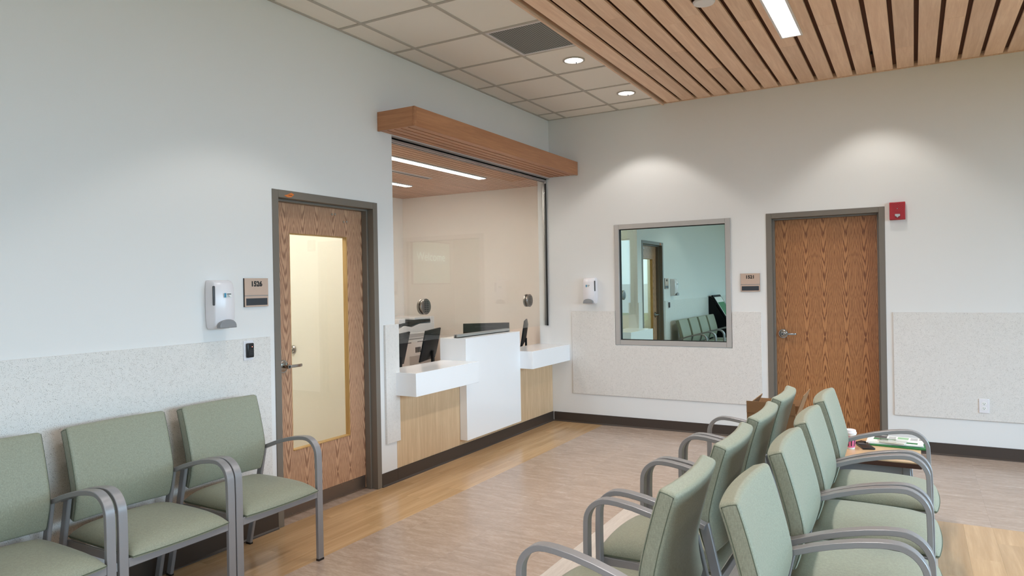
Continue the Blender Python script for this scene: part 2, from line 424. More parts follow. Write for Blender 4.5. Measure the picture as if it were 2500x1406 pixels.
# ceiling: slab, acoustic tiles, tee grid, wood planks
ceil = struct(MB().box(-2.6, XR+T, YB-T, .6, 3.6, 3.7).build('ceiling', M['plenum']))
tees = MB()
XW = 1.328          # where the wood ceiling starts
tw = .012
rows = [0.0] + [-.282-.6128*i for i in range(16)]
for x in (.2213, .8409):
    tees.box(x-tw, x+tw, YB, 0, H-.004, H+.02)
for y in rows[1:]:
    for xa, xb in ((0, .2213-tw), (.2213+tw, .8409-tw), (.8409+tw, XW)):
        tees.box(xa, xb, y-tw, y+tw, H-.0035, H+.02)
tees.box(0, .018, YB, 0, H-.005, H+.02)
tees.box(.018, XW, -.012, 0, H-.005, H+.02)
tees.build('ceiling_grid', M['tee'], ceil)
cols = [(0.018, .2213-tw), (.2213+tw, .8409-tw), (.8409+tw, XW)]
tile_mesh = {}
VENT_ROW = 4
for ci, (xa, xb) in enumerate(cols):
    for ri in range(len(rows)-1):
        y1, y0 = rows[ri]-tw, rows[ri+1]+tw
        if ci == 2 and ri == VENT_ROW: continue
        if ri > 12: continue
        key = (ci, ri == 0)
        if key not in tile_mesh:
            o = MB().box(0, xb-xa, -(y1-y0), 0, 0, .015).build('ceiling_tile', M['ceil_tile'], ceil, loc=(xa, y1, H+.002))
            tile_mesh[key] = o
        else:
            o = tile_mesh[key].copy(); COL.objects.link(o); o.location = (xa, y1, H+.002)
MB().box(0, XW, YB, rows[13]-tw, H+.002, H+.017).build('ceiling_tile', M['ceil_tile'], ceil)

# return-air vent in the tile grid
vy1, vy0 = rows[VENT_ROW]-tw, rows[VENT_ROW+1]+tw
vt = empty('ceiling_vent', ((.853+XW)/2, (vy0+vy1)/2, H))
tag(vt, 'square dark perforated return air vent set in the white tile ceiling beside the wood slats', 'vent')
hx, hy = (XW-.853)/2, (vy1-vy0)/2
fr = MB()
for a in ((-hx, hx, -hy, -hy+.02), (-hx, hx, hy-.02, hy), (-hx, -hx+.02, -hy+.02, hy-.02)):
    fr.box(*a, -.004, .012)
fr.build('vent_frame', M['white_plastic'], vt)
MB().box(-hx+.02, hx, -hy+.02, hy-.02, .0, .008).build('vent_grille', M['perf'], vt)

# wood plank ceiling
wc = struct(empty('ceiling_wood', (0, 0, 0))); 
MB().box(XW, XW+.016, YB, -.004, H-.018, H+.05).build('edge_trim', M['plank'], wc)
MB().box(XW+.016, XR, -.014, -.004, H-.006, H+.05).build('edge_trim', M['plank'], wc)
MB().box(XW+.016, XR, YB, -.075, H+.030, H+.040).build('backing', M['backing_wood'], wc)
MB().box(XW+.016, XR, -.075, -.014, H+.045, H+.055).build('backing', M['plenum'], wc)
proto = {}
def plank(x, w, y0, y1):
    L = round(y1-y0, 3); key = (round(w, 3), L)
    if key not in proto:
        proto[key] = MB().box(0, w, -L, 0, 0, .019).build('ceiling_plank', M['plank'], wc, bevel=.0015, seg=1, loc=(x, y1, H-.002))
    else:
        o = proto[key].copy(); COL.objects.link(o); o.location = (x, y1, H-.002)
gapw = .030; x = 1.381
LENS = [1.22, 1.83, 2.44, 3.05]
k = 0
while x < XR-.1:
    x1 = x+.16-gapw
    if x < 5.2:
        y = -.03; k += 1
        first = [.62, 1.9, 1.15, 2.44, 1.5, .9, 2.2][k % 7]
        yy = y-first; plank(x, x1-x, yy, y); y = yy-.0012
        while y > -5.2:
            L = LENS[(k*3+int(abs(y)*2)) % 4]; plank(x, x1-x, y-L, y); y -= L+.0012
        if y > YB: MB().box(x, x1, YB, y, H-.002, H+.017).build('ceiling_plank', M['plank'], wc)
    else:
        MB().box(x, x1, YB, -.03, H-.002, H+.017).build('ceiling_plank', M['plank'], wc)
    x += .16

# floor with separate vinyl tiles and planks
floor = struct(MB().box(-2.6, XR+T, YB-T, .6, -.08, -.004).build('floor', M['grout']))
fm = {}
def piece(x0, x1, y0, y1, mat, name):
    if x1-x0 < .01 or y1-y0 < .01: return
    key = (mat, round(x1-x0, 3), round(y1-y0, 3))
    if key not in fm:
        fm[key] = MB().box(0, x1-x0, 0, y1-y0, -.004, 0).build(name, M[mat], floor, loc=(x0, y0, 0))
    else:
        o = fm[key].copy(); COL.objects.link(o); o.location = (x0, y0, 0)
def lay(rx0, rx1, ry0, ry1, w, L, xo, mat, name, stag, g=.0002):
    i0 = math.floor((rx0-xo)/w); i = i0
    while xo+i*w < rx1-1e-4:
        a, b = max(rx0, xo+i*w), min(rx1, xo+(i+1)*w)
        off = (i*stag) % L; j = 0; y = ry1+off
        while y > ry0+1e-4:
            c, d = max(ry0, y-L), min(ry1, y)
            if d-c > .01: piece(a+g, b-g, c+g, d-g, mat, name)
            y -= L
        i += 1
lay(0, .61, -6.0, 0, .1525, .914, 0, 'maple', 'floor_plank', .31)
lay(.61, 1.83, -6.0, 0, .457, .914, .3055, 'lvt', 'floor_tile', .457)
lay(1.83, 3.66, -2.6, 0, .457, .914, .3055, 'lvt', 'floor_tile', .457)
lay(3.66, 5.6, -1.95, 0, .457, .914, .3055, 'lvt', 'floor_tile', .457)
lay(3.66, 5.2, -3.78, -1.95, .1525, .914, 3.66, 'maple', 'floor_plank', .31)
lay(1.83, 3.66, -6.0, -2.6, 1.83, 3.4, 1.83, 'beige_floor', 'floor_sheet', 0)
for r in ((0, .61, YB, -6.0, 'maple'), (.61, 1.83, YB, -6, 'lvt'), (1.83, 3.66, YB, -6, 'beige_floor'), (3.66, XR, YB, -3.78, 'maple'), (5.2, XR, -3.78, -1.95, 'maple'), (5.6, XR, -1.95, 0, 'lvt'), (-2.6, 0, YB, .6, 'lvt')):
    piece(*r, 'floor_sheet')

# ------------------------------------------------------------------ baseboards
def base_run(name, axis, a0, a1, sgn=1, off=0.0):
    """rubber cove base; axis 'y' on the left wall (faces +x), axis 'x' on the back wall (faces -y)"""
    prof = [(0, 0), (.016, 0), (.014, .006), (.006, .014), (.005, .104), (0, .104)]
    b = MB()
    if axis == 'y': b.prism([(off+p, z) for p, z in prof], 1, a0, a1)
    else: b.prism([(-off-p, z) for p, z in prof], 0, a0, a1)
    return struct(b.build(name, M['base']))
base_run('baseboard_left', 'y', YB, D1a-.001)
base_run('baseboard_left', 'y', D1b+.001, OPa)
base_run('baseboard_back', 'x', .017, D2a-.001)
base_run('baseboard_back', 'x', D2b+.001, XR)
base_run('baseboard_office', 'x', -2.39, -T, off=-.36)

# ------------------------------------------------------------------ wainscot panels
def slab_poly(name, pts, axis, a, b):
    return struct(MB().prism(pts, axis, a, b).build(name, M['speckle'], bevel=.0015, seg=1))
slab_poly('trim_1', [(YB, .325), (-4.015, .325), (-4.015, 1.238), (YB, 1.238)], 0, 0.0005, .012)
slab_poly('trim_2', [(-2.906, .325), (-2.741, .325), (-2.741, 1.245), (-2.906, 1.245)], 0, 0.0005, .02)
slab_poly('trim_3', [(.258, .325), (2.277, .325), (2.277, 1.238), (WX1+.004, 1.238), (WX1+.004, WZ0-.006), (WX0-.004, WZ0-.006), (WX0-.004, 1.238), (.258, 1.238)], 1, -.012, -.0005)
slab_poly('trim_4', [(3.402, .322), (XR-.5, .322), (XR-.5, 1.236), (3.402, 1.236)], 1, -.012, -.0005)

# ------------------------------------------------------------------ doors
def door_frame(root, axis, a0, a1, sgn):
    """hollow metal frame; depth runs from the room face into the wall"""
    b = MB()
    def bx(u0, u1, d0, d1, z0, z1):
        if axis == 'y': b.box(-d1, -d0, u0, u1, z0, z1)
        else: b.box(u0, u1, d0, d1, z0, z1)
    fw = .05
    for (u0, u1) in ((a0, a0+fw), (a1-fw, a1)): bx(u0, u1, -.006, T+.004, 0, DZ)
    bx(a0+fw, a1-fw, -.006, T+.004, DZ-fw, DZ)
    o = b.build('door_frame', M['frame'], root, bevel=.002, seg=1)
    b = MB()
    bx(a0+fw, a0+fw+.016, .05, .098, 0, DZ-fw); bx(a1-fw-.016, a1-fw, .05, .098, 0, DZ-fw); bx(a0+fw+.016, a1-fw-.016, .05, .098, DZ-fw-.016, DZ-fw)
    b.build('door_stop', M['frame'], root, bevel=.0015, seg=1)
def lever(parent, origin, out, along, bolt=True):
    """rose, neck and lever; out = away from the leaf, along = where the lever points"""
    o, n, a = Vector(origin), Vector(out), Vector(along)
    h = MB(); h.cyl(o, o+n*.010, .044, .042, 32); h.cyl(o+n*.010, o+n*.015, .036, .028, 32)
    r = h.build('handle', M['chrome'], parent, smooth=True)
    k = MB(); k.cyl(o+n*.012, o+n*.062, .0115, .0115, 16); k.cyl(o+n*.050, o+n*.070, .016, .014, 20)
    k.build('neck', M['chrome'], r, smooth=True)
    up = Vector((0, 0, 1))
    P = [o+n*.058+a*.0, o+n*.060+a*.05, o+n*.062+a*.095, o+n*.056+a*.118, o+n*.040+a*.124]
    v = []
    for i, p in enumerate(P):
        t = (P[min(i+1, 4)]-P[max(i-1, 0)]).normalized(); s_ = t.cross(up).normalized(); hh = .010 if i < 3 else .009
        v += [p+up*hh+s_*.005, p+up*hh-s_*.005, p-up*hh-s_*.005, p-up*hh+s_*.005]
    f = [(0,1,2,3), (16,19,18,17)]
    for i in range(4):
        for q in range(4): f.append((i*4+q, i*4+(q+1)%4, (i+1)*4+(q+1)%4, (i+1)*4+q))
    mesh_from(v, f).build('lever', M['chrome'], r, bevel=.003)
    MB().cyl(o+n*.069, o+n*.0715, .008, .008, 16).build('key_cylinder', M['black'], r)
    return r
# door 1526 on the left wall, with a tall lite
d1 = struct(empty('door_1', (0, 0, 0)))
door_frame(d1, 'y', D1a, D1b, 1)
LX0, LX1 = -.145, -.100
gy0, gy1, gz0, gz1 = -3.741, -3.183, .439, 1.917
ly0, ly1, lz1 = D1a+.053, D1b-.053, DZ-.053
b = MB()
ys = [ly0, gy0, gy1, ly1]; zs = [.01, gz0, gz1, lz1]
for i in range(3):
    for j in range(3):
        if i == 1 and j == 1: continue
        b.box(LX0, LX1, ys[i], ys[i+1], zs[j], zs[j+1])
bmesh.ops.remove_doubles(b.bm, verts=b.bm.verts, dist=1e-5)
# drop interior duplicate faces
seen = {}
for f in list(b.bm.faces):
    key = tuple(sorted(v.index for v in f.verts)) if False else tuple(sorted((round(v.co.x,4),round(v.co.y,4),round(v.co.z,4)) for v in f.verts))
    seen.setdefault(key, []).append(f)
dead = [f for v in seen.values() if len(v) > 1 for f in v]
bmesh.ops.delete(b.bm, geom=dead, context='FACES_ONLY')
b.build('door_leaf', M['oak_left'], d1)
b = MB(); bw = .007
b.box(LX0+.004, LX1-.002, gy0, gy0+bw, gz0, gz1); b.box(LX0+.004, LX1+.001, gy1-bw, gy1, gz0, gz1)
b.box(LX0+.004, LX1+.006, gy0+bw, gy1-bw, gz0, gz0+bw); b.box(LX0+.004, LX1-.002, gy0+bw, gy1-bw, gz1-bw, gz1)
b.build('glazing_bead', M['bead'], d1, bevel=.002, seg=1)
MB().box(-.127, -.121, gy0+bw, gy1-bw, gz0+bw, gz1-bw).build('pane', M['glass'], d1)
kp = MB().box(LX1+.0005, LX1+.002, ly0+.02, ly1-.02, .012, .106).build('kick_plate', M['kick'], d1)
sc = MB()
for y in [ly0+.04+i*(ly1-ly0-.08)/7 for i in range(8)]:
    for z in (.022, .096): sc.cyl((LX1+.002, y, z), (LX1+.0035, y, z), .004, .003, 8)
sc.build('screw', M['chrome'], kp)
lever(d1, (LX1, ly0+.098, 1.022), (1, 0, 0), (0, 1, 0))
b = MB()
for y, z in ((-3.335, 2.075), (-3.305, 2.078), (-3.215, 2.028), (-3.185, 2.031)): b.cyl((LX1, y, z), (LX1+.004, y, z), .009, .008, 12)
b.build('dome_bolt', M['chrome'], d1, smooth=True)
# door 1521 on the back wall
d2 = struct(empty('door_2', (0, 0, 0)))
door_frame(d2, 'x', D2a, D2b, 1)
MB().box(D2a+.053, D2b-.053, .100, .145, .01, DZ-.053).build('door_leaf', M['oak_back'], d2)
lever(d2, (D2a+.053+.075, .100, 1.022), (0, -1, 0), (1, 0, 0))
# orange sticker on the first frame
st = mesh_from([(.0062, -3.876, 2.150), (.0062, -3.846, 2.158), (.0062, -3.815, 2.172), (.0062, -3.792, 2.162), (.0062, -3.818, 2.142), (.0062, -3.850, 2.140),
                (.0075, -3.876, 2.150), (.010, -3.846, 2.158), (.0085, -3.815, 2.172), (.010, -3.792, 2.162), (.0085, -3.818, 2.142), (.009, -3.850, 2.140)],
               [(0,1,2,3,4,5), (6,11,10,9,8,7)]+[(i, (i+1)%6, 6+(i+1)%6, 6+i) for i in range(6)]).build('sticker', M['orange'])
tag(st, 'small torn orange sticker on the top left of the steel frame of the glazed door', 'sticker')
MB().box(.0102, .0108, -3.842, -3.812, 2.153, 2.156).build('pen_mark', M['ink'], st)

# small room behind the glazed door
rm = struct(empty('room_behind_door', (0, 0, 0)))
b = MB(); b.box(-1.7, -1.6, -5.2, -2.79, 0, 2.6); b.box(-1.6, -T, -5.2, -5.1, 0, 2.6); b.box(-1.6, -T, -2.88, -2.79, 0, 2.75); b.box(-1.7, -T, -5.2, -2.79, 2.6, 2.7)
b.build('wall', M['cream'], rm)
MB().box(-1.596, -1.590, -4.60, -3.2, .1, 2.05).build('panel', M['cream'], rm)
dbm = MB(); dbm.lathe([(.034, 0), (.034, -.008), (.027, -.016), (.015, -.016), (.013, -.03)], (-1.008, -2.881, 1.026), 24, 'Y')
lc = MB().box(-1.2, -.5, -4.2, -3.6, 2.585, 2.6).build('ceiling_lamp', emit('small_room_lamp', (1, .97, .90, 1), 11), rm)

# ------------------------------------------------------------------ reception office behind the glass
of = struct(empty('office', (0, 0, 0)))
b = MB(); b.box(-2.49, -2.39, -2.79, .46, 0, 2.9); b.box(-2.39, -T, .36, .46, 0, 2.9); b.box(-2.49, -T, -2.88, -2.79, 2.75, 2.9); b.box(-2.49, -1.6, -2.88, -2.79, 0, 2.75)
b.build('wall', M['office_wall'], of)
OZ = 2.722
MB().box(-2.39, -.10, -2.79, .36, OZ+.018, OZ+.03).build('backing', M['plenum'], of)
x = -.105; pit = .0635; sp_ = None
while x-pit > -2.40:
    if sp_ is None: sp_ = MB().box(0, pit-.011, -2.79, .36, 0, .016).build('ceiling_slat', M['slat'], of, loc=(x-pit+.011, 0, OZ))
    else:
        o = sp_.copy(); COL.objects.link(o); o.location = (x-pit+.007, 0, OZ)
    x -= pit
def linear_light(name, x0, x1, y0, y1, z, mat, label, cat='ceiling light', group=None, rim=.012, watt=0):
    t = empty(name, ((x0+x1)/2, (y0+y1)/2, z)); tag(t, label, cat, group)
    hx, hy = (x1-x0)/2, (y1-y0)/2; b = MB()
    b.box(-hx, -hx+rim, -hy, hy, -.012, 0); b.box(hx-rim, hx, -hy, hy, -.012, 0); b.box(-hx+rim, hx-rim, -hy, -hy+rim, -.012, 0); b.box(-hx+rim, hx-rim, hy-rim, hy, -.012, 0)
    b.build('light_frame', M['white_plastic'], t)
    MB().box(-hx+rim, hx-rim, -hy+rim, hy-rim, -.008, 0).build('diffuser', mat, t)
    if watt:
        l = bpy.data.lights.new('led_strip', 'AREA'); l.shape = 'RECTANGLE'; l.size = 2*(hx-rim); l.size_y = 2*(hy-rim); l.energy = watt; l.color = (1, .97, .945); l.spread = math.radians(128)
        lo = bpy.data.objects.new('led_strip', l); COL.objects.link(lo); lo.parent = t; lo.location = (0, 0, -.014)
    return t
linear_light('linear_light', -.595, -.49, -2.70, -.55, OZ, M['lamp_office'], 'long narrow light in the office slat ceiling nearest the reception glass', rim=.006)
linear_light('linear_light', -1.60, -1.50, -2.70, -.56, OZ, M['lamp_office'], 'short visible end of the light deeper in the office ceiling', rim=.006)
sd = empty('slot_diffuser', (-1.02, -1.8, OZ)); tag(sd, 'narrow white and black air slot between the two office ceiling lights', 'vent')
MB().box(-.035, .035, -.92, .92, -.008, 0).build('slot_frame', M['white_plastic'], sd)
MB().box(-.012, .012, -.90, .90, -.010, -.008).build('slot', M['black'], sd)

# canopy over the opening
cp = empty('canopy', (0, -1.47, 2.738)); tag(cp, 'cherry wood canopy box projecting over the reception window', 'canopy'); cp['kind'] = 'thing'
cx, cz0, cz1, cy0, cy1 = .358, 0.0, .147, -1.464, 1.462
MB().box(cx-.019, cx, cy0+.026, cy1, cz0, cz1).build('fascia', M['canopy'], cp, bevel=.001, seg=1)
MB().box(.001, cx-.019, cy0, cy0+.019, cz0, cz1).build('end_panel', M['canopy_end'], cp, bevel=.001, seg=1)
MB().box(cx-.018, cx+.0005, cy0-.0005, cy0+.0255, cz0, cz1+.0005).build('corner_trim', M['canopy'], cp, bevel=.001, seg=1)
MB().box(.001, cx-.019, cy0+.019, cy1, cz1-.016, cz1-.003).build('top_panel', M['canopy'], cp)
MB().box(.001, cx-.019, cy0+.019, cy1, .022, .026).build('backing', M['plenum'], cp)
xs = .003; w = (cx-.019-.003)/5; sl = None
for i in range(5):
    o = MB().box(xs+i*w, xs+(i+1)*w-.011, cy0+.02, cy1-.001, .006, .021).build('slat', M['canopy'], cp)

# ------------------------------------------------------------------ reception glass
rg = struct(empty('window_1', (0, 0, 0)))
MB().box(-.064, -.056, OPa+.004, -.017, 1.078, 2.712).build('pane', M['glass'], rg)
b = MB(); b.box(-.085, -.066, OPa+.001, -.002, 2.70, 2.737); b.box(-.054, -.035, OPa+.001, -.002, 2.70, 2.737); b.box(-.085, -.035, OPa+.001, -.002, 2.72, 2.737); b.box(-.034, .0, OPa+.001, -.002, 2.730, 2.7375)
b.build('header_channel', M['alu'], rg)
b = MB(); b.box(-.066, -.0645, OPa+.001, -.002, 2.699, 2.712); b.box(-.0555, -.054, OPa+.001, -.002, 2.699, 2.712)
b.build('gasket', M['black'], rg)
b = MB(); b.box(-.080, -.067, -.015, -.0005, 1.076, 2.70); b.box(-.053, -.034, -.015, -.0005, 1.076, 2.70); b.box(-.066, -.054, -.007, -.0005, 1.076, 2.70)
b.build('side_channel', M['alu'], rg)
MB().box(-.0535, -.0335, -.0185, -.0155, 1.074, 2.68).build('gasket', M['black'], rg)
b = MB(); b.box(-.080, -.066, -1.835, -.886, 1.0665, 1.096); b.box(-.054, -.040, -1.835, -.886, 1.0665, 1.096); b.box(-.080, -.040, -1.835, -.886, 1.0665, 1.072)
b.build('base_channel', M['alu'], rg)
MB().box(-.066, -.054, -1.837, -1.830, 1.067, 1.09).build('gasket', M['black'], rg)
def port(y, z, label):
    t = empty('speak_port', (-.056, y, z)); tag(t, label, 'speaking grille', 'round speaking grilles in the reception glass')
    b = MB(); b.lathe([(.066, .0), (.068, .004), (.068, .018), (.064, .022), (.060, .0225)], (0, 0, 0), 40, 'X'); b.build('rim', M['steel'], t, smooth=True)
    b = MB(); b.lathe([(.066, -.008), (.068, -.012), (.068, -.028), (.064, -.03)], (0, 0, 0), 40, 'X'); b.build('back_disc', M['steel'], t, smooth=True)
    s = MB()
    for i in range(6):
        zz = (i-2.5)*.0155; hw = .026 if 0 < i < 5 else .020
        s.box(.0226, .0236, -.004-hw, -.004, zz-.0032, zz+.0032); s.box(.0226, .0236, .004, .004+hw, zz-.0032, zz+.0032)
    s.build('slot', M['black'], t)
port(-2.302, 1.368, 'round steel speaking grille in the glass above the left low counter')
port(-.441, 1.369, 'round steel speaking grille in the glass above the right low counter')

# ------------------------------------------------------------------ reception desk
dk = empty('reception_desk', (0, -1.4, 0)); tag(dk, 'white reception desk with pale oak front panels and two low transaction shelves', 'desk')
Y = -1.4
def dkb(fn): b = MB(); fn(b); return b
b = MB().prism([(.216, -2.787-Y), (.216, -1.879-Y), (-.175, -1.879-Y), (-.175, -2.764-Y), (.0005, -2.764-Y), (.0005, -2.787-Y)], 2, .685, .867)
b.build('low_counter', M['white_gloss'], dk, bevel=.002)
b = MB().prism([(.222, -.881-Y), (.222, -.002-Y), (-.175, -.002-Y), (-.175, -.881-Y)], 2, .687, .865)
b.build('low_counter', M['white_gloss'], dk, bevel=.002)
b = MB().prism([(-.205, 1.066), (.078, 1.066), (.078, .151), (.001, .151), (.001, .80), (-.205, .80)], 1, -1.877-Y, -.883-Y)
b.build('high_counter', M['white_gloss'], dk, bevel=.002)
MB().box(-.018, 0, OPa+.002-Y, -1.878-Y, .1045, .684).build('front_panel', M['desk_wood'], dk, bevel=.001, seg=1)
MB().box(-.018, 0, -1.876-Y, -.884-Y, .1045, .684).build('front_panel', M['desk_wood'], dk)
MB().box(-.018, 0, -.882-Y, -.002-Y, .1045, .684).build('front_panel', M['desk_wood'], dk, bevel=.001, seg=1)
MB().box(-.135, -.019, OPa+.002-Y, -.003-Y, .0, .684).build('core_wall', M['office_wall'], dk)
ow = empty('office_worktop', (-.45, Y, 0)); tag(ow, 'white office worktop behind the reception counter carrying the monitors', 'desk')
MB().box(-.30, .240, -2.78-Y, .355-Y, .70, .73).build('work_top', M['white_gloss'], ow, bevel=.002)
for y in (-2.76, -1.5, .33): MB().box(-.27, .23, y-.015-Y, y+.015-Y, 0, .70).build('support_panel', M['office_wall'], ow)
b = MB().prism([(0, 0), (.016, 0), (.014, .006), (.006, .014), (.005, .104), (0, .104)], 1, OPa+.001-Y, -.001-Y)
b.build('toe_base', M['base'], dk)

# ------------------------------------------------------------------ window with observation glass on the back wall
w2 = struct(empty('window_2', (0, 0, 0)))
fw = .052
b = MB(); b.box(WX0+.001, WX0+fw, -.013, .07, WZ0+.001, WZ1-.001); b.build('window_frame', M['winframe'], w2, bevel=.002, seg=1)
b = MB(); b.box(WX1-fw, WX1-.001, -.013, .07, WZ0+.001, WZ1-.001); b.build('window_frame', M['winframe'], w2, bevel=.002, seg=1)
b = MB(); b.box(WX0+fw, WX1-fw, -.011, .07, WZ1-fw, WZ1-.001); b.build('window_frame', M['winframe'], w2, bevel=.002, seg=1)
b = MB(); b.box(WX0+fw, WX1-fw, -.011, .07, WZ0+.001, WZ0+fw); b.build('window_frame', M['winframe'], w2, bevel=.002, seg=1)
g = .007; b = MB()
a0, a1, c0, c1 = WX0+fw, WX1-fw, WZ0+fw, WZ1-fw
b.box(a0, a0+g, .012, .03, c0, c1); b.box(a1-g, a1, .012, .03, c0, c1); b.box(a0+g, a1-g, .012, .03, c1-g, c1); b.box(a0+g, a1-g, .012, .03, c0, c0+g)
b.build('gasket', M['black'], w2)
MB().prism([(a0, .0278), (a1, .0242), (a1, .0302), (a0, .0338)], 2, c0, c1).build('pane', M['mirror'], w2)
b = MB(); b.box(WX0-.3, WX1+.3, 1.6, 1.7, 0, 2.6); b.box(WX0-.4, WX0-.3, T, 1.7, 0, 2.6); b.box(WX1+.3, WX1+.33, T, 1.7, 0, 2.6); b.box(WX0-.4, WX1+.33, T, 1.7, 2.6, 2.7); b.box(WX0-.4, WX1+.33, T, 1.7, -.05, 0)
struct(b.build('room_observation', M['office_wall']))

# ------------------------------------------------------------------ waiting room chairs
def arm_path(y):
    P = [(.185, .597), (.225, .612), (.29, .636), (.36, .657), (.43, .673), (.49, .682), (.525, .684)]
    cx_, cz_, r = .530, .591, .093
    for a in range(80, -1, -10): P.append((cx_+r*math.cos(math.radians(a)), cz_+r*math.sin(math.radians(a))))
    P += [(.625, .52), (.625, .385)]
    return [(x, y, z) for x, z in P]
def make_chair():
    t = empty('waiting_chair')
    # seat cushion
    nu, nv = 18, 18; verts = []; x0, x1, hw = .150, .650, .243
    for layer in (0, 1):
        for i in range(nu+1):
            u = -1+2*i/nu
            for j in range(nv+1):
                v = -1+2*j/nv
                uu = math.sin(u*PI/2); vv = math.sin(v*PI/2)
                bow = .016*(1-vv*vv)
                x = (x0+x1)/2+uu*(x1-x0)/2+(bow if uu > 0 else 0)*max(0, uu)
                e = (max(0, 1-abs(uu)**5)**.5 if uu > 0 else max(0, 1-abs(uu)**8)**.5)*max(0, 1-abs(vv)**9)**.5
                z = (.404+.006*(1-uu)*.5)+(e*(.046+.016*(1-vv*vv)+.008*(1-uu*uu)) if layer else -.010*(e > 0))
                verts.append((x, vv*hw, z))
    N = (nu+1)*(nv+1); faces = []
    for i in range(nu):
        for j in range(nv):
            a = i*(nv+1)+j; q = (a, a+1, a+nv+2, a+nv+1)
            faces.append(q[::-1]); faces.append(tuple(N+k for k in q))
    for i in range(nu):
        for j0 in (0, nv):
            a = i*(nv+1)+j0; b_ = a+nv+1; faces.append((a, b_, N+b_, N+a))
    for j in range(nv):
        for i0 in (0, nu):
            a = i0*(nv+1)+j; faces.append((a, a+1, N+a+1, N+a))
    b = mesh_from(verts, faces); bmesh.ops.remove_doubles(b.bm, verts=b.bm.verts, dist=.0004)
    seat = b.build('seat', M['fabric'], t, smooth=True)
    for p in seat.data.polygons: p.use_smooth = True
    b = MB(); ring = []
    for k in range(41):
        v = -1+2*k/40; ring.append((.650+.016*(1-v*v)+.0005, v*.243, .4035))
    b.tube([(.150, -.2435, .411)]+ring+[(.150, .2435, .411)], .0022, 6); b.build('seam', M['seam'], seat, smooth=True)
    # backrest: profile in x,z; gently curved in plan
    ns, nb = 16, 12
    FP = [(.196, .474), (.216, .53), (.231, .59), (.234, .635), (.222, .70), (.203, .775), (.182, .85), (.160, .918)]
    def prof(s):
        q = s*(len(FP)-1); i = min(int(q), len(FP)-2); f = q-i
        p0 = FP[max(i-1, 0)]; p1 = FP[i]; p2 = FP[i+1]; p3 = FP[min(i+2, len(FP)-1)]
        c = lambda a, b_, c_, d: .5*((2*b_)+(-a+c_)*f+(2*a-5*b_+4*c_-d)*f*f+(-a+3*b_-3*c_+d)*f**3)
        return c(p0[0], p1[0], p2[0], p3[0]), c(p0[1], p1[1], p2[1], p3[1])
    TH = .062
    def pt(s, v, d):
        x, z = prof(s); x2, z2 = prof(min(1, s+.01)); x1_, z1_ = prof(max(0, s-.01))
        tx, tz = x2-x1_, z2-z1_; L = math.hypot(tx, tz); nx, nz = tz/L, -tx/L
        th = TH*(.72+.28*min(1, s*3))
        cur = .020*v*v-.022
        yy = v*(.247-.004*(1-s))
        puff = (.007 if d == 0 else -.005)*(1-v*v)*math.sin(PI*min(1, max(0, s)))**.5 if 0 < s < 1 else 0
        return (x+cur-nx*th*d+puff, yy, z-nz*th*d)
    b = MB(); G = {}
    for d in (0, 1):
        for i in range(ns+1):
            for j in range(nb+1): G[d, i, j] = b.bm.verts.new(pt(i/ns, -1+2*j/nb, d))
    for i in range(ns):
        for j in range(nb):
            for d in (0, 1): b.bm.faces.new((G[d,i,j], G[d,i+1,j], G[d,i+1,j+1], G[d,i,j+1]))
        for j in (0, nb): b.bm.faces.new((G[0,i,j], G[0,i+1,j], G[1,i+1,j], G[1,i,j]))
    for j in range(nb):
        for i in (0, ns): b.bm.faces.new((G[0,i,j], G[0,i,j+1], G[1,i,j+1], G[1,i,j]))
    back = b.build('backrest', M['fabric'], t, bevel=.016, seg=6)
    for p in back.data.polygons: p.use_smooth = True
    for e in back.data.edges: e.use_edge_sharp = False
    for j in (-1, 1):
        ss = [.030+.940*i/18 for i in range(19)]
        Q = [Vector(pt(q, j, .14)) for q in ss]+[Vector(pt(.974, j, .5))]+[Vector(pt(q, j, .86)) for q in ss[::-1]]
        for p in Q: p.y -= j*.0011
        MB().tube(Q, .0012, 6).build('seam', M['seam'], back, smooth=True)
    # arms, legs, rails
    for sy in (-1, 1):
        MB().sweep(arm_path(sy*.2725), .040, .021).build('armrest', M['metal'], t, smooth=True)
        l = MB().sweep([(.625, sy*.2725, .385), (.625, sy*.2725, .012)], .040, .021).build('leg', M['metal'], t, smooth=True)
        MB().box(.614, .636, sy*.2725-.020, sy*.2725+.020, 0, .012).build('glide', M['black_gloss'], l)
        l = MB().sweep([(.050, sy*.262, .012), (.100, sy*.262, .215), (.150, sy*.262, .42), (.192, sy*.262, .606)], .020, .038).build('leg', M['metal'], t, smooth=True)
        MB().box(.031, .069, sy*.262-.010, sy*.262+.010, 0, .012).build('glide', M['black_gloss'], l)
        r = MB().box(.150, .615, sy*.245-.006, sy*.245+.006, .358, .396).build('side_rail', M['metal'], t, bevel=.0015, seg=1)
        s = MB()
        for x in (.555, .585): s.cyl((x, sy*.2385, .377), (x, sy*.2355, .377), .007, .006, 12)
        s.build('screw', M['chrome'], r)
    MB().box(.614, .634, -.252, .252, .358, .396).build('front_rail', M['metal'], t, bevel=.002, seg=1)
    MB().box(.140, .158, -.252, .252, .352, .390).build('rear_rail', M['metal'], t, bevel=.002, seg=1)
    return t
ch = make_chair()
bpy.context.view_layer.update()
